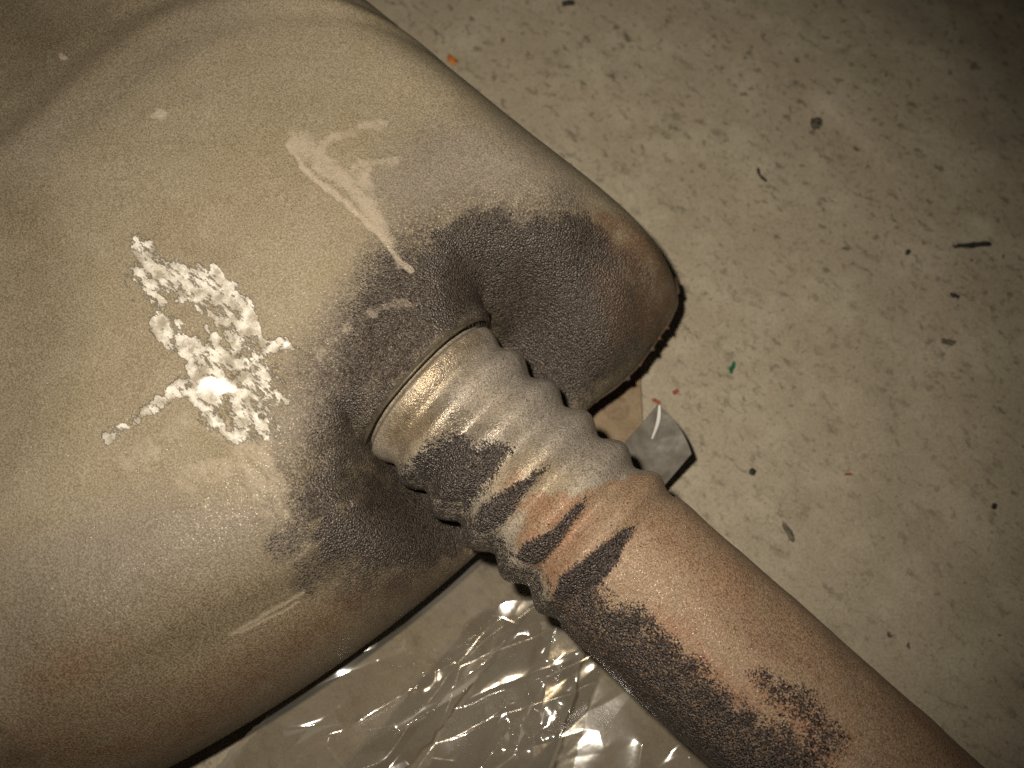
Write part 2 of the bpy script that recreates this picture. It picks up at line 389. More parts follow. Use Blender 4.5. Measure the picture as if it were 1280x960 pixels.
#STAINS-BEGIN
# stain outlines (lower-left lilac and olive also paint in shade) in mm on the metal itself: (layer, p outline / l line, soft edge, strength, points)
# shell: (along the pipe, across the front); pipe: (distance from the collar, arc from the top)
SHELL_STAINS = {'list': [
    ('halo', 'p', 11, 1, [(-10.2, -57.1), (-13.9, -34), (-27.3, -30.3), (-31, -9.8), (-34.7, 7.7), (-38.7, 29.4), (-26.3, 52.6), (1.2, 84.6), (27.3, 90.4), (44, 67.1), (31.5, 29.1), (45.1, -26.1), (35.5, -60.5), (15.2, -69.3)]),
    ('soot', 'p', 15, 0.95, [(-34.8, 14.8), (-24.7, 36.2), (-4.6, 58.9), (14.1, 83.1), (30.7, 65.8), (29.4, 31.3), (-2.6, 29.8), (-2.5, 11.8), (-2.6, -9.6), (-2.2, -22.7), (3.3, -37.3), (-1.4, -44.2), (-12.4, -32.4), (-22.2, -15.3), (-29.3, -1.3)]),
    ('soot', 'p', 4, 1, [(-28, 34.3), (-24.2, 46.7), (-18.5, 53.3), (-10.5, 55.8), (-4.1, 65.9), (2, 77.2), (10.7, 80.3), (15.7, 73.1), (10.4, 58.6), (2.9, 39.6), (-2.6, 29.8), (-2.7, 12.4), (-11.8, 8.4), (-24.1, 21.4)]),
    ('soot', 'p', 5, 1, [(-2.2, -22.1), (-2.6, -8.7), (-2.6, 12.1), (-2.6, 26.4), (-7.4, 17.6), (-10, -0.4), (-7.5, -17.3), (-3.2, -30.4), (-0.3, -39.2), (3.4, -34.6)]),
    ('soot', 'p', 4, 0.9, [(-2.5, -21.3), (3.6, -37.7), (10.9, -48.6), (18.4, -31.4), (27.9, -23.5), (44.2, -13.6), (43, -24.3), (35.6, -45.5), (28.3, -54.1), (21.6, -56.4), (18.6, -63.3), (14.3, -61), (6.2, -56.7), (-0.8, -55.7), (-2.1, -45), (-2.7, -33.9)]),
    ('soot', 'p', 5, 1, [(-0.5, -23.8), (11, -21.1), (29.7, -21.6), (40.5, -21.6), (31.7, -41), (16, -49.6), (9, -45.3), (4.5, -34.5)]),
    ('soot', 'l', 8, 0.5, [(5.5, -54.2), (6.6, -67.2)]),
    ('soot', 'l', 8, 0.5, [(17.3, -57.9), (15.8, -70.2)]),
    ('soot', 'l', 7, 0.5, [(26.2, -51.5), (26.1, -65.9)]),
    ('soot', 'l', 5, 0.55, [(34.7, -41), (33.9, -54.2)]),
    ('soot', 'p', 6, 0.95, [(1.1, 56.7), (14, 74.9), (22.4, 74.3), (33.8, 71.7), (39.6, 63.2), (36.2, 40.8), (32.9, 27.5), (9.8, 28), (-2.4, 33.3)]),
    ('soot', 'l', 6, -0.6, [(1, 78.3), (16.5, 84.8), (27.5, 86.2), (33.8, 82.4)]),
    ('halo', 'l', 6, -0.6, [(1, 78.3), (16.5, 84.8), (27.5, 86.2), (33.8, 82.4)]),
    ('lilac', 'p', 11, 0.9, [(-55.7, 61.3), (-36.6, 78.7), (-2.2, 79.8), (1, 76.3), (-14.3, 54.3), (-25.4, 47.9), (-36.8, 27.5), (-57.3, 27)]),
    ('lilac', 'p', 10, 0.8, [(-30.9, -20.1), (-29.3, -1.3), (-12.3, -18.9), (-3.8, -35.7), (-8.6, -55.5), (-23.8, -43.7)]),
    ('lilac', 'p', 12, 0.9, [(-50.3, -122.4), (-28.8, -80.7), (2.4, -54.2), (3.5, -71.9), (-8.2, -107.6), (-24.2, -146.2)]),  # grey tint that also paints in light falloff at lower left
    ('lilac', 'p', 9, 0.6, [(-148.4, -38.5), (-145.2, -0.9), (-143.4, 38.7), (-125.9, 54.8), (-131.5, -3.3), (-135.6, -49.3)]),
    ('rust', 'p', 3.5, 0.95, [(-0.3, 76.9), (5.8, 85.8), (19.7, 97.9), (37.7, 85.4), (44, 67.1), (33.1, 65.6), (21.6, 73), (11.5, 75.4)]),
    ('rust', 'p', 5, 0.6, [(10.7, 66.2), (20.8, 76.1), (35.5, 65.7), (31.8, 52.4)]),
    ('rust', 'p', 7, 0.75, [(-21.1, -143.3), (-16.9, -126.2), (-9.2, -116), (-4.8, -128.3), (-11.4, -146.1)]),
    ('rust', 'p', 8, 0.95, [(15.8, -147.2), (9.9, -129.9), (11.3, -113.3), (17.7, -90.2), (26.1, -65.9), (39.5, -47.2), (31.5, -85.9), (24.9, -116.8), (20.6, -143.5)]),
    ('rust', 'p', 9, 0.9, [(-10.9, -166.7), (-5.2, -152.5), (9.1, -124.5), (18.4, -91.1), (32.8, -60.3), (44.9, -29.9), (45.1, -26.1), (39.3, -50.8), (31.5, -85.9), (18.8, -145.2)]),
    ('rust', 'p', 6, 0.3, [(-95.8, -34.9), (-92.6, -21.2), (-58, -10.4), (-70.3, -25.5)]),
    ('rust', 'p', 10, 0.8, [(-10.9, -166.7), (-17.2, -154.3), (-2.5, -135.1), (9.6, -117.9), (20.7, -140.2)]),
    ('olive', 'p', 9, 1, [(-13.1, -124.1), (-7.3, -102.2), (4, -76), (19.2, -60.5), (18.4, -73.7), (10.7, -98.5), (5.2, -122), (-8.1, -147.6), (-13.7, -160), (-10, -169), (14.1, -145.9)]),
    ('olive', 'p', 12, 0.45, [(-133.3, -51.1), (-126.6, -37.4), (-85.6, -60.5), (-63.1, -93.1), (-66.1, -108.7)]),
    ('olive', 'p', 10, 0.5, [(21.2, -63.1), (35.6, -45.5), (40.5, -37), (32.9, -76.3), (23.3, -98.8)]),
    ('olive', 'p', 16, 0.85, [(-38.2, -132.6), (-18.1, -106.4), (3.5, -71.9), (28.9, -54.9), (40.8, -37.3), (16.3, -144.6), (-10.9, -166.7)]),  # broad brown dirt, also painted shade of the lower-left slope
    ('olive', 'p', 14, 0.6, [(-192.1, -3.8), (-143.4, 38.7), (-143.5, 0.9), (-148.4, -38.5)]),
    ('white', 'p', 2.6, 0.6, [(-93.1, -32.4), (-87.3, -27.8), (-79.4, -30.3), (-74.6, -24.9), (-67.7, -23), (-55.8, -22.6), (-49, -25.1), (-39.6, -24.9), (-35.1, -27.6), (-34.2, -31.8), (-37.8, -40), (-41.4, -46.6), (-40.5, -52.3), (-48.2, -53), (-50.9, -51.3), (-52.9, -45.4), (-59.1, -47.8), (-64.5, -46), (-69.8, -45.8), (-72.8, -41.5), (-80.8, -38.8)]),
    ('white', 'p', 3.5, 0.42, [(-86.7, -40.6), (-80.1, -36.2), (-70.1, -39.1), (-69, -45), (-78.1, -44.8)]),
    ('white', 'l', 2.6, -0.55, [(-73.2, -39.3), (-65.8, -39.2)]),
    ('white', 'l', 3.4, -0.6, [(-66, -37), (-57.5, -38.4), (-51.4, -39.3)]),
    ('white', 'l', 2.6, -0.6, [(-57.1, -34.1), (-49.3, -35.5), (-45.2, -36.8)]),
    ('white', 'l', 3.4, 0.72, [(-68.6, -23.1), (-56.5, -22.6), (-48.5, -25.6), (-44.1, -26.4)]),
    ('white', 'l', 2.6, 0.66, [(-92.5, -32.6), (-82, -38.2), (-72.6, -39.9)]),
    ('white', 'l', 3, 0.72, [(-69.2, -45.8), (-62.7, -46), (-54.3, -46.7), (-46.2, -44.4)]),
    ('white', 'l', 3.2, 0.75, [(-53.2, -39.1), (-40.2, -37.5), (-36.5, -26.2)]),
    ('white', 'p', 3, 1, [(-48.5, -49.7), (-43.6, -42.7), (-35.7, -44.7), (-35.2, -49.2), (-39.2, -51.2), (-44.1, -52.3)]),
    ('white', 'p', 2.8, 1, [(-37.8, -56.5), (-35.5, -52.8), (-28.7, -52.1), (-22.8, -51.1), (-22.3, -53.2), (-28.9, -55.1)]),
    ('white', 'p', 2.6, 0.98, [(-27.3, -46.3), (-26.2, -42), (-21.7, -44.4), (-21.3, -48.7)]),
    ('white', 'p', 1.8, 1.05, [(-37.3, -24.3), (-36.8, -22.3), (-30.9, -21.5), (-34.3, -26.1)]),
    ('white', 'l', 3, 0.8, [(-49.1, -53.8), (-43.1, -54.8), (-36.5, -53.7)]),
    ('white', 'p', 6, 0.58, [(-41.4, -44.9), (-34.3, -28.4), (-23.5, -36.8), (-18.4, -47), (-21.6, -52.3), (-32.4, -53.3)]),
    ('white', 'l', 2.6, 0.66, [(-52.7, -78.6), (-51.8, -72.2), (-49.2, -63.3), (-49, -53)]),
    ('pale', 'p', 2.6, 0.85, [(-87.5, 25.7), (-80.3, 30.4), (-69.7, 28.8), (-59.3, 30.8), (-56.8, 37.2), (-51.3, 28.8), (-36.7, 23.8), (-22.8, 17.2), (-27.6, 18), (-40.3, 20.5), (-53.4, 23.1), (-66.5, 22.1), (-80.7, 22.1)]),
    ('pale', 'l', 3.2, 0.75, [(-72.5, 28), (-73.4, 34.3), (-66.9, 49)]),
    ('pale', 'l', 2.8, 0.7, [(-60.7, 32.2), (-53.4, 42.6)]),
    ('pale', 'l', 1.6, 1.1, [(-81.3, 22.7), (-70.2, 20.5), (-55.2, 21.4), (-40.3, 20.5), (-23.7, 18.1)]),
    ('pale', 'l', 2, 1.3, [(-119.9, 2.1), (-118.4, 3.1)]),
    ('pale', 'l', 1.5, 1.1, [(-159, -3.9), (-158.2, -3.5)]),
    ('pale', 'l', 3, 0.5, [(-25.7, -18.6), (-24.9, -2.3), (-16.2, 13)]),
    ('pale', 'l', 6, 0.5, [(-42.5, -80.6), (-38.7, -58.9), (-27.2, -53.5), (-2.4, -62.1)]),
    ('pale', 'l', 7, 0.55, [(-25.4, -71.2), (-16.8, -50.5), (-0.8, -60.5)]),
    ('scr', 'l', 0.9, 1, [(10.8, -95.9), (14.6, -82.9), (17.4, -72.5)]),
    ('scr', 'l', 0.7, 0.9, [(12.3, -93.8), (16.5, -81.9), (18.1, -76.2)]),
    ('gap', 'p', 2, 0.42, [(4.4, -36.7), (-0.5, -26.6), (2.5, -25.5), (7, -22.6), (11.6, -30.1), (13.8, -40.1), (10.5, -48.3)]),
    ('gap', 'p', 1.2, 0.9, [(6.5, -57.7), (8.7, -51.7), (10.2, -58.4)]),
    ('gap', 'p', 1.2, 0.9, [(11, -60.1), (12.5, -57.4), (13.4, -61.7), (11.3, -65.7)]),
    ('gap', 'p', 2, 0.6, [(-2.7, 28.1), (-3.3, 42.3), (-0.7, 45.4), (-0.7, 39.5), (-2.3, 31.2)]),
]}
PIPE_STAINS = {'list': [
    ('rust', 'p', 4, 1, [(77.6, 36.5), (67.9, 26.4), (63.2, 11.9), (58.2, 0.8), (49.4, -4.6), (50.7, -12.3), (52.2, -20.6), (59.8, -24.9), (73, -28.3), (110, -70), (335, -86), (335, 86), (120, 86), (84, 60)]),
    ('rust', 'p', 3, 0.55, [(35.4, -0.6), (44.7, -1.9), (49.8, -13.2), (46.7, -19.7), (38.2, -10.9)]),
    ('soot', 'p', 3.5, 0.8, [(72.6, -27.5), (77.8, -14.5), (88.4, -14.2), (93, -8.8), (103.7, -10.6), (110, -10.9), (119.4, -9.7), (127.1, -11.8), (137.5, -10.3), (146, -6.7), (154.1, -7.1), (164.3, -6.4), (200, -20), (335, -20), (335, -80), (60, -80)]),
    ('soot', 'p', 6, 1, [(95, -24), (140, -24), (200, -16), (335, -22), (335, -80), (80, -80)]),
    ('soot', 'p', 1, 1, [(77.8, 9.1), (79.9, -1.5), (81.5, -12.6), (76.8, -26.4), (72.9, -26.9), (71.1, -17.9), (73.3, -7.5), (75.1, 1.1)]),
    ('soot', 'p', 1, 1, [(61.9, 3.7), (63.4, -4), (65, -15.4), (64, -24.9), (57.7, -25.2), (56.5, -19.8), (60, -10.2), (60.5, -1.8)]),
    ('soot', 'p', 1.2, 0.95, [(47.4, 3.3), (47.1, -3.5), (48, -14.9), (47.5, -26.1), (40.6, -29.1), (39.4, -19.9), (42.6, -8.5)]),
    ('soot', 'p', 3, 0.95, [(35.1, 0.5), (36.7, -12.2), (37.5, -26.1), (26.5, -32.1), (14.3, -33.9), (14.6, -19.5), (18.9, -8.9), (27.7, -6.2)]),
    ('soot', 'p', 5, 0.72, [(12, -27), (84, -25), (80, -80), (4, -80)]),
    ('soot', 'p', 3, 0.62, [(127.1, -1.6), (132.7, 0.6), (143.9, 4.9), (160.2, 2.9), (161.3, -6.2), (153.7, -9), (144.6, -3.3), (136.1, -5.2)]),
    ('grey', 'p', 7, 1, [(-0.1, 36.7), (29.9, 36.6), (62.6, 36.4), (74.9, 36.6), (64, 10.8), (47.5, 7.6), (26.9, 8.9), (5.5, 14.6)]),
    ('grey', 'p', 5, 0.6, [(94.3, 36.3), (121.5, 36.5), (130.4, 30.4), (105.5, 30), (84.9, 23.9)]),
    ('streak', 'p', 5, 0.95, [(2.3, -26.6), (-1.9, -4.7), (-1.2, 23.9), (4.4, 23.2), (9.6, -0.9), (20.9, 1.1), (32.1, 3.1), (28.3, -7), (15.5, -15.2), (10.5, -30.2)]),
    ('streak', 'p', 5, 0.6, [(28.3, -7), (35.6, 6.5), (47.5, 7.6), (52.1, -4.8), (41.8, -7.6)]),
    ('warm', 'p', 5, 1, [(2.3, -26.6), (-1.9, -4.7), (-1.2, 23.9), (4.9, 19.9), (7.7, -6), (17.8, -9.9), (10.5, -30.2)]),
    ('warm', 'p', 5, 0.8, [(33, -12.4), (37.2, 1.1), (54.2, 7.2), (55.2, -8.3), (45.8, -20.7)]),
    ('orange', 'p', 5, 0.9, [(126, -2), (144.6, 0.2), (161.2, 0.9), (162, -7.1), (140.9, -9.2)]),
    ('orange', 'p', 4, 0.8, [(91.4, -7), (108.6, -5.9), (123.4, -7.5), (134.8, -8.9), (127.1, -13.5), (108.3, -12.5)]),
    ('orange', 'p', 4, 0.6, [(50.7, -12.3), (52.2, -1.4), (65.6, 1.2), (74, -24.5), (65.6, -26.5)]),
]}
#STAINS-END

# ------------------------------------------------------------------ floor
def build_floor():
    n = 420
    s = np.concatenate([np.linspace(-1400, -300, 12)[:-1], np.linspace(-300, 450, n), np.linspace(450, 1400, 12)[1:]])
    X, Y = np.meshgrid(s, s, indexing='ij')
    dark = np.zeros_like(X); pale = np.zeros_like(X); dirt = np.zeros_like(X)
    w = (fbm(X / 45, Y / 45, 5) - .5) * 70
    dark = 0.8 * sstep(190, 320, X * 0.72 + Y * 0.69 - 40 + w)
    d = line_d(X, Y, [(150, 150), (190, 108), (228, 80), (300, 40)])
    pale = sstep(4.0, 0.6, d + (fbm(X / 8, Y / 8, 9) - .5) * 3) * 0.9
    d2 = line_d(X, Y, [(95, 235), (130, 190), (170, 140), (215, 95)])
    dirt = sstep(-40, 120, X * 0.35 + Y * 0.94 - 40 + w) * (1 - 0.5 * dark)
    Z = (fbm(X / 30, Y / 30, 2) - .5) * 0.6
    V = np.stack([X, Y, Z], -1)
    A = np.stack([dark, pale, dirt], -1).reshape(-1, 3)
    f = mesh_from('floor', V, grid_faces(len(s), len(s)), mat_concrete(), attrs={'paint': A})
    tag(f, 'mottled beige concrete floor with dark pores and dirt specks', None, kind='structure')
build_floor()

# ------------------------------------------------------------------ muffler
muffler = bpy.data.objects.new('exhaust_muffler', None)
sc.collection.objects.link(muffler)
muffler.rotation_euler = (0, 0, -PHI)            # local x runs out along the pipe, local y across the front
tag(muffler, 'large tan steel muffler with white crusty scuffs and a corrugated rusty pipe', 'muffler')

Z_EDGE, H_TOP = 32.0, 62.0
U0, U1, RU, RB = -340.0, 45.0, 62.0, 45.0
W0, W1, RW, RL = -300.0, 94.5, 30.0, 60.0
U_NECK = -2.5

def face_bow(w):
    b = -0.00115 * (w - 12) ** 2
    return b - 6.0 * np.exp(-((w - 36) / 15) ** 2) - 2.0 * sstep(20, 60, w)

def build_shell():
    # parameter rows: (inner position, border parameter e in [-1, 1])
    def axis(lo, hi, rlo, rhi, fine_lo, fine_hi, step):
        a, b = lo + rlo, hi - rhi
        P = [(a, e) for e in np.linspace(-1, 0, 30)[:-1]]
        cuts = [a] + list(np.arange(a + 4, max(a + 4, fine_lo), 4)) + list(np.arange(fine_lo, b, step)) + [b]
        P += [(c, 0.0) for c in cuts]
        P += [(b, e) for e in np.linspace(0, 1, 215)[1:]]
        return np.array(P)
    pu = axis(U0, U1, RB, RU, -190, 0, 0.55)
    pw = axis(W0, W1, RL, RW, -205, 0, 0.50)
    nu, nw = len(pu), len(pw)
    eu = pu[:, 1][:, None] + np.zeros((1, nw)); ew = pw[:, 1][None, :] + np.zeros((nu, 1))
    bu = pu[:, 0][:, None] + np.zeros((1, nw)); bw = pw[:, 0][None, :] + np.zeros((nu, 1))
    x = eu * np.sqrt(1 - ew ** 2 / 2); y = ew * np.sqrt(1 - eu ** 2 / 2)
    rho = np.clip(np.hypot(x, y), 1e-9, 1)
    cx, cy = x / rho, y / rho
    s = 1 / (np.abs(cx) ** 7 + np.abs(cy) ** 7 + 1e-12) ** (1 / 7)
    s = np.where(rho > 1e-6, 1 + (s - 1) * rho ** 2, 0)
    ang = rho * math.pi / 2
    ru = np.where(eu > 0, RU, RB); rw = np.where(ew > 0, RW, RL)
    sx = np.sin(ang) ** (2 / 2.12)
    u = bu + ru * sx * cx * s
    w = bw + rw * sx * cy * s
    cosz = np.cos(ang)
    cosz = np.where(rho > 1e-6, cosz, 1)
    z = Z_EDGE + H_TOP * np.clip(cosz, 0, 1) ** 1.0
    u = u + face_bow(w) * sstep(-170, 40, u)
    w = w + 5.0 * np.exp(-((u - 14) / 26) ** 2) * sstep(60, 98, w)
    return u, w, z, cosz, nu, nw

def shell_relief(u, w, z, cosz):
    # broad dome of the pressed sheet
    z = z + 3.5 * np.clip(cosz, 0, 1) * np.exp(-((u + 120) / 130) ** 2 - ((w + 70) / 170) ** 2)
    z = z + (fbm(u / 60, w / 60, 11) - .5) * 3.0 * np.clip(cosz, 0, 1) ** .5 + (fbm(u / 18, w / 18, 21) - .5) * 0.9
    # pressed bead (seam) across the back of the visible part
    us = u + 146 - 0.012 * np.clip(w - 15, 0, 200) ** 2
    z = z + cosz * (0.6 * np.exp(-(us / 4.5) ** 2) - 0.8 * np.exp(-((us + 9) / 5.0) ** 2) - 2.0 * sstep(0, -26, us) - 0.5 * np.exp(-((us - 9) / 5.0) ** 2))
    # recess round the neck
    lw_ = sstep(-18, -30, w)
    m = np.exp(-(np.abs(w - 2) / np.where(w > 2, 42.0, 40.0)) ** 5) * sstep(-26 + 14 * lw_, 4 + 4 * lw_, u)
    m2 = np.exp(-(((w - 40) / 16) ** 2 + ((u - 4) / 17) ** 2))
    m3 = np.exp(-((w - 58) / 27) ** 4) * sstep(-14, 16, u)
    m = np.maximum(m, 0.0) + 0.34 * m3 * (1 - m)
    rec = Z_EDGE + (z - Z_EDGE) * (1 - 0.80 * m) - 4.0 * m2 * np.clip(cosz, 0, 1)
    # hood hugging the pipe, eased into the sheet
    back = np.clip(U_NECK - u, 0, 60)
    r = 30.9 + (back / 20.0) ** 2 * 14 + back * 0.12
    hood = ROOT_Z + np.sqrt(np.clip(r * r - w * w, 0, None))
    hood = np.where(np.abs(w) < r, hood, rec)
    zA = np.maximum(rec, np.minimum(hood, z))
    zB = zA.copy()
    for _ in range(60):
        q = zB
        zB = q.copy()
        zB[2:-2, :] = 0.25 * q[:-4, :] + 0.5 * q[2:-2, :] + 0.25 * q[4:, :]
        q = zB.copy()
        zB[:, 2:-2] = 0.25 * q[:, :-4] + 0.5 * q[:, 2:-2] + 0.25 * q[:, 4:]
    near = np.exp(-((u + 8) / 34) ** 4 - (w / 62) ** 4)
    near = near * np.maximum(sstep(U_NECK - 1, U_NECK - 12, u), sstep(29, 40, np.abs(w)))
    zA = zA + (zB - zA) * near
    z2 = np.where(u < U_NECK, zA, rec + (zA - rec) * sstep(U_NECK + 9, U_NECK, u) * sstep(29.4, 34, np.abs(w)))
    # fold running from the neck towards the right-hand end
    d, t = seg_dist(u, w, -3, 29, -9, 50)
    z2 = z2 + 3.2 * np.exp(-(d / 4.2) ** 2) * (1 - t) ** 0.7
    # flattened flap to the left of the neck
    d, t = seg_dist(u, w, 0, -30, 14, -62)
    z2 = z2 + 3.0 * np.exp(-(d / 6.0) ** 2) * (1 - t * 0.8)
    # weld lumps below the neck on the left
    for lu, lw, lr, lh in ((3, -33, 3.0, 2.6), (8, -36, 2.2, 2.0), (12, -42, 2.4, 1.6), (0, -38, 3.5, 1.8)):
        z2 = z2 + lh * np.exp(-(((u - lu) / lr) ** 2 + ((w - lw) / (lr * 1.3)) ** 2) ** 2)
    # dents low on the front left
    d, t = seg_dist(u, w, -8, -166, -34, -196)
    z2 = z2 - 3.0 * np.exp(-(d / 7.0) ** 2)
    cr_ = line_d(u, w, [(-16, -158), (-17, -166), (-20, -174), (-28, -184)])
    z2 = z2 - 3.2 * np.exp(-cr_ / 1.6) + 2.2 * np.exp(-(cr_ / 7.0) ** 2)
    d, t = seg_dist(u, w, 22, -62, 6, -110)
    z2 = z2 - 1.6 * np.exp(-(d / 5.0) ** 2)
    z2 = z2 - 3.0 * np.exp(-(((u + 66) / 24) ** 2 + ((w - 62) / 20) ** 2))
    return z2

def masks(x, y, stains, names):
    """paint layers: every stain is a closed outline or a line on the metal, in mm"""
    out = {n: np.zeros(x.shape) for n in names}
    for i, (layer, kind, soft, amp, pts) in enumerate(stains):
        P = np.array(pts); mg = soft * 2 + 3
        sel = (x > P[:, 0].min() - mg) & (x < P[:, 0].max() + mg) & (y > P[:, 1].min() - mg) & (y < P[:, 1].max() + mg)
        if not sel.any(): continue
        xs, ys = x[sel], y[sel]
        wob = min(soft * 0.9, 3.0) if layer != 'white' else 3.6
        wx = (fbm(xs / 4.0, ys / 4.0, 50 + i, 3) - .5) * wob * 1.5
        wy = (fbm(xs / 4.0, ys / 4.0, 150 + i, 3) - .5) * wob * 1.5
        if kind == 'p': v = sstep(-soft, soft, poly_sd(xs + wx, ys + wy, pts))
        else: v = sstep(soft, soft * 0.25, line_d(xs + wx, ys + wy, pts))
        v = v * amp
        o = out[layer][sel]
        out[layer][sel] = np.where(amp >= 0, np.maximum(o, v), np.clip(o + v, 0, 9))
    return out

u, w, z, cosz, nu, nw = build_shell()
z = shell_relief(u, w, z, cosz)
LAY = ['soot', 'white', 'rust', 'pale', 'lilac', 'olive', 'scr', 'gap', 'halo']
mk = masks(u, w, SHELL_STAINS.get('list', []), LAY)
crust = np.clip(mk['white'] - 0.35, 0, 1)
z = z + crust * (0.25 + 0.7 * fbm(u / 1.6, w / 1.6, 77, 3)) * sstep(0.35, 0.6, fbm(u / 3.5, w / 3.5, 78, 3))
z = z - 0.35 * mk['scr'] + 0.5 * mk['gap']
V = np.stack([u, w, z], -1).reshape(-1, 3)
F = grid_faces(nu, nw)
A1 = np.stack([mk['soot'], mk['white'], mk['rust']], -1).reshape(-1, 3)
A2 = np.stack([mk['pale'], mk['lilac'], mk['olive']], -1).reshape(-1, 3)
A3 = np.stack([mk['scr'], mk['gap'], mk['halo']], -1).reshape(-1, 3)
# underside: rings rolled in below the widest line
idx = np.arange(nu * nw).reshape(nu, nw)
loop = np.concatenate([idx[0, :-1], idx[:-1, -1], idx[-1, :0:-1], idx[:0:-1, 0]])
lp = V[loop].copy()
cen = np.array([-140, -90, 0.])
rings = [loop]; Vs = [V]; off = len(V); NL = len(loop)
A1s, A2s, A3s = [A1], [A2], [A3]
for k in range(1, 9):
    a = k / 8 * math.pi / 2
    q = lp.copy()
    d = cen[:2] - q[:, :2]; L = np.linalg.norm(d, axis=1, keepdims=True)
    q[:, :2] += d / L * (1 - math.cos(a)) * 40
    q[:, 2] = lp[:, 2] * (1 - math.sin(a)) + 0.4 * math.sin(a)
    Vs.append(q); rings.append(np.arange(off, off + NL)); off += NL
    A1s.append(A1[loop] * [1, 0, 1]); A2s.append(A2[loop] * [0, 1, 1]); A3s.append(A3[loop] * [0, 0, 1])
Vs.append(np.array([[cen[0], cen[1], 0.4]])); A1s.append(np.zeros((1, 3))); A2s.append(np.zeros((1, 3))); A3s.append(np.zeros((1, 3)))
Fs = [F]
for r0, r1 in zip(rings[:-1], rings[1:]):
    Fs.append(np.stack([r0, r1, np.roll(r1, -1), np.roll(r0, -1)], -1))
last = rings[-1]
VV = np.concatenate(Vs); FF = np.concatenate(Fs)
shell = mesh_from('body_shell', VV, FF, mat_shell(), muffler,
                  attrs={'m1': np.concatenate(A1s), 'm2': np.concatenate(A2s), 'm3': np.concatenate(A3s)})
tag(shell, 'tan grainy pressed steel shell with sooty front and white crust')

# torn lip along the right-hand rim
def build_lip():
    sel = [i for i in range(NL) if lp[i, 1] > 36 and lp[i, 0] > -45]
    P = lp[sel]
    # resample evenly
    L = np.concatenate([[0], np.cumsum(np.linalg.norm(np.diff(P, axis=0), axis=1))])
    n = int(L[-1] / 0.5)
    q = np.stack([np.interp(np.linspace(0, L[-1], n), L, P[:, k]) for k in range(3)], -1)
    tg = np.gradient(q[:, :2], axis=0); tg /= np.linalg.norm(tg, axis=1, keepdims=True)
    nm = np.stack([tg[:, 1], -tg[:, 0]], -1)
    if ((q[n // 2, :2] - cen[:2]) @ nm[n // 2]) < 0: nm = -nm
    s = np.linspace(0, L[-1], n)
    fade = sstep(0, 18, s) * sstep(0, 18, L[-1] - s)
    wd = (0.1 + 0.8 * fbm(s / 7, s * 0, 31) + 1.1 * sstep(0.7, 0.95, vnoise(s / 1.6, s * 0, 33))) * fade
    dz = (fbm(s / 9, s * 0 + 4, 35) - .5) * 1.2
    prof = [(-1.6, -0.3), (0.1, -0.5), (1.0, -0.8), (1.0, -1.5), (0.1, -1.8), (-1.6, -2.0)]
    V = []
    for o, h in prof:
        dd = np.where(o > 0.5, wd * o, o)
        V.append(np.stack([q[:, 0] + nm[:, 0] * dd, q[:, 1] + nm[:, 1] * dd, q[:, 2] + h + dz], -1))
    V = np.stack(V, 1)
    f = grid_faces(n, len(prof), True)
    return mesh_from('rim_lip', V, f, mat_lip(), muffler)
tag(build_lip(), 'rough torn rim edge with rust along the rounded right end')

# collar round the inlet
def tube(name, prof, psi, mat, axis_fn=None, parent=muffler, wrap=True, **kw):
    """surface of revolution about the pipe axis: prof = [(x, r)]; psi 0 is straight up, positive towards local +y"""
    xs = np.array([p[0] for p in prof])[:, None]; rs = np.array([p[1] for p in prof])[:, None]
    ps = psi[None, :]
    X = xs + 0 * ps
    Y = rs * np.sin(ps); Zr = rs * np.cos(ps)
    Zc = axis_z(X)
    V = np.stack([X + Zr * SLOPE, Y, Zc + Zr], -1)
    return V, grid_faces(len(prof), len(psi), wrap), X, ps + 0 * X, rs + 0 * ps
SLOPE = math.tan(math.radians(1.2))
def axis_z(x): return ROOT_Z - SLOPE * x

ps = np.linspace(-math.radians(108), math.radians(104), 260)
wv = 0.35 * fbm(np.linspace(0, 9, 260), np.zeros(260), 5)
Vc, Fc, *_ = tube('c', [(-6, 28.4), (-3.2, 28.8), (-2.5, 29.5), (-2.0, 29.6), (-1.6, 29.2), (-1.9, 28.8), (-3, 28.5), (-6, 28.2)], ps, None, wrap=False)
Vc[..., 0] += (wv - .2)[None, :] * 2 * np.array([0, 0, 1, 1, 1, 1, 0, 0])[:, None]
collar = mesh_from('inlet_collar', Vc, Fc, mat_collar(), muffler)

# corrugated length, then the plain pipe
PR = 27.4
mp = mat_pipe()
XC = 81.0
def corr_r(x):
    lam = 14.75
    ph = (x + 1.0) / lam
    wv = 0.45 * np.cos(2 * np.pi * ph) + 0.55 * (2 * np.sqrt(np.cos(np.pi * ph) ** 2 + 0.03) - 1.15)
    amp = 2.0 * sstep(1, 12, x) * sstep(86, 72, x)
    base = PR - 0.55 + 0.0 * x
    return base + amp * wv + 0.9 * sstep(9, 0, x) - 2.0 * sstep(0.2, -1.6, x)

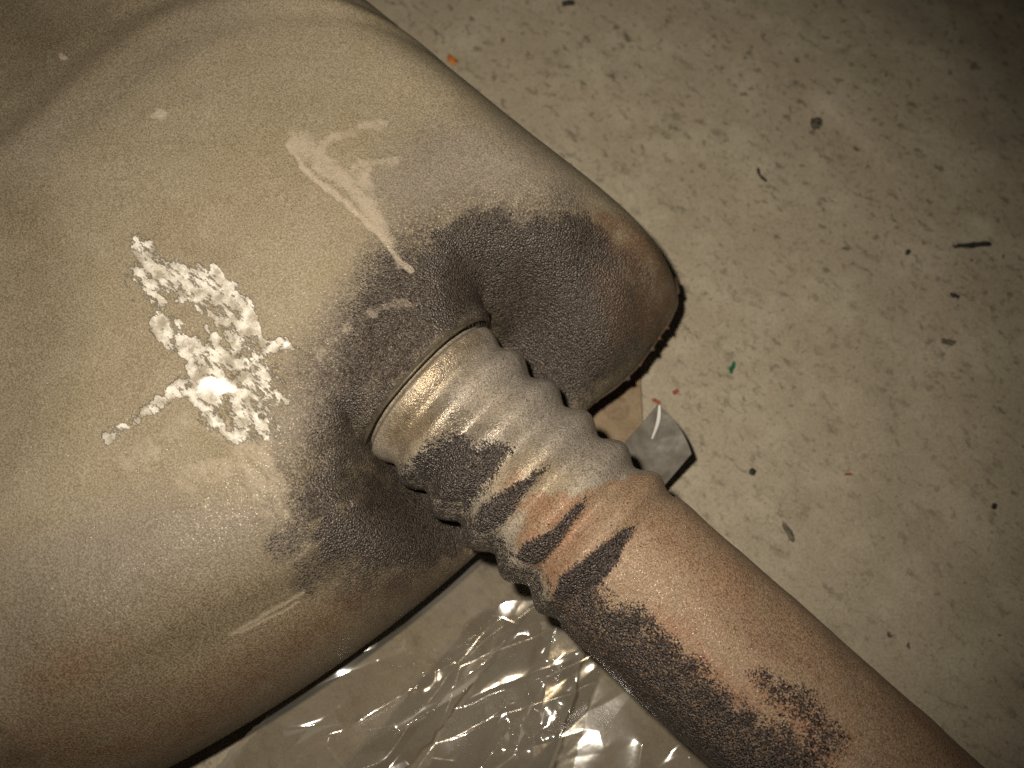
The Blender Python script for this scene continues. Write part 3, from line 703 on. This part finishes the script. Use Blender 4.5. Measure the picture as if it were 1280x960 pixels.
def pipe_part(name, x0, x1, step, rfun, label):
    xs = np.arange(x0, x1 + step * .5, step)
    n = 380
    psi = np.linspace(-math.pi, math.pi, n, endpoint=False)
    r = rfun(xs)
    V, F, X, PS, R = tube(name, list(zip(xs, r)), psi, None)
    Y = PS * PR
    mk = masks(X, Y, PIPE_STAINS.get('list', []), ['soot', 'rust', 'grey', 'streak', 'orange', 'warm'])
    lump = (fbm(X / 9, Y / 9, 61) - .5) * 0.5 + (fbm(X / 34, Y / 30, 62) - .5) * 1.6 - 1.1 * np.exp(-((X - 128) / 12) ** 2 - ((Y - 14) / 9) ** 2)
    lump = lump + 0.35 * np.clip(mk['soot'], 0, 1) * fbm(X / 1.2, Y / 1.2, 63, 2)
    V[..., 1] += np.sin(PS) * lump; V[..., 2] += np.cos(PS) * lump
    A1 = np.stack([mk['soot'], mk['rust'], mk['grey']], -1).reshape(-1, 3)
    A2 = np.stack([mk['streak'], mk['orange'], mk['warm']], -1).reshape(-1, 3)
    return tag(mesh_from(name, V, F, mp, muffler, attrs={'m1': A1, 'm2': A2}), label)

pipe_part('corrugated_section', -16, XC, 0.4, corr_r, 'shiny grey corrugated pipe section with sooty grooves')
pipe_part('pipe', XC - 0.2, 330, 0.45, lambda x: PR - 0.4 + 0.5 * sstep(XC, XC + 4, x), 'straight pinkish rust pipe with black crusted soot along one side')

#SMALL-BEGIN
# ------------------------------------------------------------------ things on the floor
def fill_patch(P4, n):
    """bilinear grid between four corners (x, y, z)"""
    P4 = [np.array(p, float) for p in P4]
    a, b = np.meshgrid(np.linspace(0, 1, n), np.linspace(0, 1, n), indexing='ij')
    a3, b3 = a[..., None], b[..., None]
    return (P4[0] * (1 - a3) + P4[1] * a3) * (1 - b3) + (P4[3] * (1 - a3) + P4[2] * a3) * b3, a, b

def thick(name, V, n, th, mat, parent=None, attrs=None, smooth=True):
    """closed sheet of thickness th (mm) from an n x n grid"""
    top = V.reshape(-1, 3); bot = top - np.array([0, 0, th])
    F = grid_faces(n, n); N = n * n
    i = np.arange(n * n).reshape(n, n)
    lp = np.concatenate([i[0, :-1], i[:-1, -1], i[-1, :0:-1], i[:0:-1, 0]])
    l2 = np.roll(lp, -1)
    side = np.stack([lp, l2, l2 + N, lp + N], -1)
    return mesh_from(name, np.concatenate([top, bot]), np.concatenate([F, F[:, ::-1] + N, side]), mat, parent, smooth,
                     attrs={k: np.concatenate([v, v]) for k, v in attrs.items()} if attrs else None)

# cardboard under the corner of the muffler
V, a, b = fill_patch([(40, 52, 2.2), (75.5, 48, 2.2), (76.3, -12, 2.2), (42, -16, 2.2)], 110)
X, Y = V[..., 0], V[..., 1]
V[..., 0] += (fbm(Y / 5, a * 0, 4) - .5) * 0.7 * (a > .99)
V[..., 2] += (fbm(X / 12, Y / 12, 8) - .5) * 1.0
r = np.hypot(X - 66.5, Y - 10.5)
ring = sstep(5.4, 4.6, r) * (0.45 + 0.55 * sstep(3.4, 4.4, r)) * sstep(0.3, 0.6, fbm(X / 3, Y / 3, 6))
c = thick('cardboard_sheet', V, 110, 1.2, mat_card(), attrs={'paint': np.stack([ring, ring, ring], -1).reshape(-1, 3)})
tag(c, 'flat brown cardboard sheet with a faint round stain under the rounded end', 'cardboard')

# bent grey plastic scrap
scrap = bpy.data.objects.new('plastic_scrap', None); sc.collection.objects.link(scrap)
scrap.location = (0.078 , -0.008, 0.0)
tag(scrap, 'bent grey plastic sheet corner with a curled crease in a painted highlight tone sticking out beside the pipe', 'plastic scrap')
sm = mat_scrap()
off = np.array([78, -8, 0.])
V, a, b = fill_patch([(67.2, -6.8, 20), (78.0, 4.2, 32), (90.4, -12.3, 26), (69, -36, 9)], 70)
bulge = np.sin(np.pi * a) * np.sin(np.pi * b)
V[..., 2] += 2.0 * bulge + (fbm(V[..., 0] / 9, V[..., 1] / 9, 3) - .5) * 1.2
# outer edge bows outwards between the two right-hand corners
bow = np.sin(np.pi * b) * a
V[..., 0] += 1.6 * bow; V[..., 1] += 0.9 * bow
d, tt = seg_dist(V[..., 0], V[..., 1], 78.3, 3.8, 77.1, -7.3)
V[..., 2] += 1.3 * np.exp(-d / 0.9) * (1 - tt * .7)
thick('sheet', V - off, 70, 0.5, sm, scrap)
# the curled crease: a thin half-roll, tapering off; its highlight is painted as a pale colour
n = 60; tpar = np.linspace(0, 1, n)
cl = np.stack([78.5 + 0.7 * np.sin(tpar * 3.4) - 2.0 * tpar, 3.6 - 10.6 * tpar, 33.2 - 6.6 * tpar + 0.4 * np.sin(tpar * 3)], -1)
ang = np.linspace(0, 2 * math.pi, 14, endpoint=False)
rad = (0.75 * np.sin(np.pi * (0.12 + 0.8 * tpar)) ** 0.6)[:, None]
V = np.stack([cl[:, 0:1] + rad * np.cos(ang), cl[:, 1:2] + 0 * rad * ang, cl[:, 2:3] + rad * np.sin(ang) * 0.8], -1) - off
curl = mesh_from('curled_crease', V, grid_faces(n, 14, True), None or sm, scrap)
t_ = NT('crease_highlight_plastic'); t_.bsdf(t_.mix(t_.noise(300), (0.5, 0.48, 0.45), (0.7, 0.68, 0.65)), 0.22, 0.0, None, 0.8)
curl.data.materials[0] = t_.m
tag(curl, 'curled plastic edge with its highlight painted in a pale tone')

# clear plastic bag crumpled under the muffler and pipe
def worley(x, y, seed):
    ix, iy = np.floor(x), np.floor(y)
    f1 = np.full(x.shape, 9.); f2 = f1.copy(); cid = np.zeros(x.shape)
    for dx in (-1, 0, 1):
        for dy in (-1, 0, 1):
            cx, cy = ix + dx, iy + dy
            px = cx + lattice(cx, cy, seed); py = cy + lattice(cx, cy, seed + 5)
            d = np.hypot(px - x, py - y); h = lattice(cx, cy, seed + 9)
            nf2 = np.where(d < f1, f1, np.minimum(f2, d))
            cid = np.where(d < f1, h, cid); f1 = np.minimum(f1, d); f2 = nf2
    return f1, f2, cid

bag = bpy.data.objects.new('plastic_bag', None); sc.collection.objects.link(bag)
bag.location = (0.0, -0.08, 0.0)
tag(bag, 'crumpled clear plastic bag lying under the muffler and the rusty pipe', 'plastic bag')
film_mat = mat_film()
boff = np.array([0, -80, 0.])

def film(name, P4, n, base, ridges=(), clusters=(), seed=1, wav=2.0, edge=0.6, lift=None):
    V, a, b = fill_patch([(*p, base) for p in P4], n)
    x, y = V[..., 0].copy(), V[..., 1].copy()
    e = (fbm(x / 9, y / 9, seed + 40) - .5) * edge * 6
    V[..., 0] += e; V[..., 1] += (fbm(x / 9, y / 9, seed + 41) - .5) * edge * 6
    x, y = V[..., 0].copy(), V[..., 1].copy()
    p, q = x * 0.80 + y * 0.60, -x * 0.60 + y * 0.80        # folds run along p
    pw = p + 8 * fbm(x / 30, y / 30, seed + 21, 2)
    h = wav * 1.2 * fbm(p / 50, q / 26, seed, 2)
    f1, f2, cid = worley(pw / 60, (q + 6 * fbm(x / 24, y / 24, seed + 22, 2)) / 23, seed + 2)
    h = h + 4.2 * (f2 - f1) * wav / 2.0
    f1, f2, cid = worley(pw / 26 + 3, q / 11, seed + 6)
    h = h + 0.3 * (f2 - f1) * wav / 2.0
    for pts, amp, wd in ridges:
        d = line_d(x, y, pts)
        h = h + amp * 1.2 * np.exp(-d / (wd * 3.0))
    for cx, cy, rx, ry, rot, amp, scl in clusters:
        dx, dy = x - cx, y - cy
        c, s_ = math.cos(rot), math.sin(rot)
        g = np.exp(-((dx * c + dy * s_) / rx) ** 2 - ((-dx * s_ + dy * c) / ry) ** 2)
        q1, q2, _ = worley((x + 3 * fbm(x / 5, y / 5, 71, 2)) / scl / 1.5, (y + 3 * fbm(x / 5, y / 5, 72, 2)) / scl / 2.2, seed + 13)
        h = h + amp * g * (q2 - q1)
    V[..., 2] = base + h
    if lift is not None:                                 # the film rides up against the body
        V[..., 2] += lift * sstep(-26, 2, x * 0.676 * 0 + (x * math.cos(PHI) - y * math.sin(PHI)) * -1 + (34 + face_bow(x * math.sin(PHI) + y * math.cos(PHI))))
    V -= boff
    return mesh_from(name, V, grid_faces(n, n), film_mat, bag)

film('film_layer', [(-84, -128), (18, -22), (66, -58), (44, -128)], 260, 1.2,
     ridges=[([(-72, -106), (-59, -102), (-43, -93), (-33, -89), (-10, -80)], 4.0, 2.6), ([(-51, -106.5), (-34, -104.5), (-33, -101)], 3.0, 1.6),
             ([(-80, -120), (-75, -109)], 5, 2.5), ([(10, -48), (20, -62)], 3, 2.2), ([(-38, -112), (-30, -120)], 3, 2)],
     clusters=[(-37, -79, 5, 4, 0.3, 2.4, 3.5), (-6, -87, 7, 4, 0.8, 2.6, 4.0), (22, -38, 5, 4, 0.3, 1.5, 4.0)], seed=3, wav=3.4, lift=13)
film('film_layer', [(-42, -130), (14, -66), (36, -62), (-18, -130)], 200, 5.0,
     ridges=[([(-37, -119), (-19, -98), (-8, -88), (16, -66)], 3.0, 2.0), ([(-13, -107), (7, -95.5), (26, -81), (39, -70)], 3.5, 1.6)],
     clusters=[(10, -84, 7, 3, 0.7, 1.2, 4.5)], seed=9, wav=2.8)
film('film_layer', [(-10, -128), (30, -60), (56, -64), (38, -130)], 260, 7.0,
     ridges=[([(47, -70), (44, -84), (40, -96)], 3.5, 1.4), ([(54, -70), (50, -90), (38, -120)], 3.0, 1.6), ([(36, -72), (30, -90), (34, -100)], 2.5, 1.2)],
     clusters=[(41, -84, 13, 5, -1.3, 2.6, 4.2), (29, -108, 9, 8, 0, 3.0, 4.2), (40, -72, 6, 5, 0, 2.2, 4.0)], seed=15, wav=3.0)
film('film_layer', [(30, -132), (46, -50), (90, -54), (122, -134)], 200, 1.6,
     ridges=[([(62, -82), (66, -78)], 2.5, 2.0), ([(88, -116), (90, -128)], 2.5, 1.6), ([(72, -112), (70, -124)], 1.6, 1.6)],
     seed=33, wav=0.9)

# ------------------------------------------------------------------ litter on the concrete
def chip(name, x, y, lx, ly, h, rot, mat, label, cat, seed, group=None, bend=0.0):
    """small irregular chip: a rough slab, optionally bent in plan"""
    rng = random.Random(seed)
    nx, ny = 9, 5
    a, b = np.meshgrid(np.linspace(-1, 1, nx), np.linspace(-1, 1, ny), indexing='ij')
    taper = 1 - 0.35 * np.abs(a) ** 3
    X = a * lx / 2 + (vnoise(a * 2 + seed, b * 2, seed) - .5) * lx * 0.18
    Y = b * ly / 2 * taper + (vnoise(a * 2.5 + seed, b * 2 + 3, seed + 1) - .5) * ly * 0.4 + bend * a * a * ly
    Z = h * (0.75 + 0.5 * vnoise(a * 1.7, b * 1.7, seed + 2)) * (1 - 0.35 * b * b)
    top = np.stack([X, Y, Z], -1).reshape(-1, 3); bot = np.stack([X * 1.03, Y * 1.03, 0 * Z], -1).reshape(-1, 3)
    N = nx * ny; i = np.arange(N).reshape(nx, ny)
    lp = np.concatenate([i[0, :-1], i[:-1, -1], i[-1, :0:-1], i[:0:-1, 0]]); l2 = np.roll(lp, -1)
    F = grid_faces(nx, ny)
    o = mesh_from(name, np.concatenate([top, bot]), np.concatenate([F, F[:, ::-1] + N, np.stack([lp, l2, l2 + N, lp + N], -1)]), mat)
    o.location = (x * MM, y * MM, 0.0002); o.rotation_euler = (0, 0, math.radians(rot))
    return tag(o, label, cat, group)

m_black = mat_plain('black_grit', (0.02, 0.018, 0.016)); m_green = mat_plain('green_plastic', (0.01, 0.12, 0.06), 0.4)
m_red = mat_plain('red_flake', (0.30, 0.06, 0.035)); m_orange = mat_plain('orange_rust_flake', (0.40, 0.13, 0.02))
m_grey = mat_plain('grey_grit', (0.10, 0.085, 0.06))
chip('plastic_sliver', 112.0, 27.6, 4.6, 1.6, 0.8, 68, m_green, 'tiny green plastic sliver on the concrete', 'sliver', 1)
chip('black_stick', 211.5, 79.1, 13.5, 2.0, 1.4, 4, m_black, 'short straight black stick lying on the concrete near the right edge', 'stick', 2)
chip('curved_twig', 128.0, 110.0, 6.2, 1.1, 0.8, -62, m_black, 'small curved dark twig lying on the concrete above the green sliver', 'twig', 3, bend=0.9)
chip('rust_flake', 0.7, 164.1, 5.2, 2.6, 0.8, -50, m_orange, 'orange rust flake on the floor just past the upper rim of the muffler', 'flake', 4)
chip('red_flake', 89.7, 17.8, 2.4, 1.5, 0.5, 30, m_red, 'tiny red flake on the floor between the green sliver and the muffler', 'flake', 5)
chip('red_flake', 81.9, 14.0, 2.8, 1.3, 0.6, -40, m_red, 'tiny red flake right at the tip of the grey plastic scrap', 'flake', 6)
chip('red_flake', 153.7, -14.6, 2.6, 0.9, 0.5, 5, m_red, 'tiny red flake on bare floor well to the right of the pipe', 'flake', 7)
chip('dirt_clump', 152.9, 133.8, 4.2, 4.8, 1.6, 20, m_grey, 'small dark clump of dirt on the floor above the curved twig', 'dirt clump', 8)
chip('dirt_clump', 50.3, 191.5, 5.0, 2.2, 1.4, 0, m_black, 'black bit of dirt at the top edge of the picture', 'dirt clump', 9)
chip('grit_crumb', 63.7, 99.2, 3.0, 1.8, 1.0, 20, m_black, 'dark crumb of grit beside the upper right rim of the muffler', 'grit', 10)
chip('grit_crumb', 185.1, 76.0, 2.2, 1.6, 1.0, 50, m_black, 'dark crumb of grit to the left of the black stick', 'grit', 11)
chip('grit_crumb', 202.0, 57.5, 3.6, 1.6, 1.0, -20, m_black, 'dark crumb of grit below the black stick', 'grit', 12)
chip('grit_crumb', 197.4, 38.1, 5.0, 2.2, 0.8, -8, m_grey, 'grey flat crumb well below the black stick', 'grit', 13)
chip('grit_crumb', 207.4, -26.9, 2.2, 1.8, 1.0, 50, m_black, 'black round crumb on the floor low at the right edge', 'grit', 14)
chip('grit_crumb', 117.3, -13.7, 2.6, 2.0, 0.8, 60, m_black, 'dark crumb of grit right of the grey plastic scrap', 'grit', 15)
chip('grit_crumb', 129.4, -36.5, 7.4, 2.2, 0.7, -62, m_grey, 'long grey smear of grit beside the upper edge of the rusty pipe', 'grit', 16)
#SMALL-END
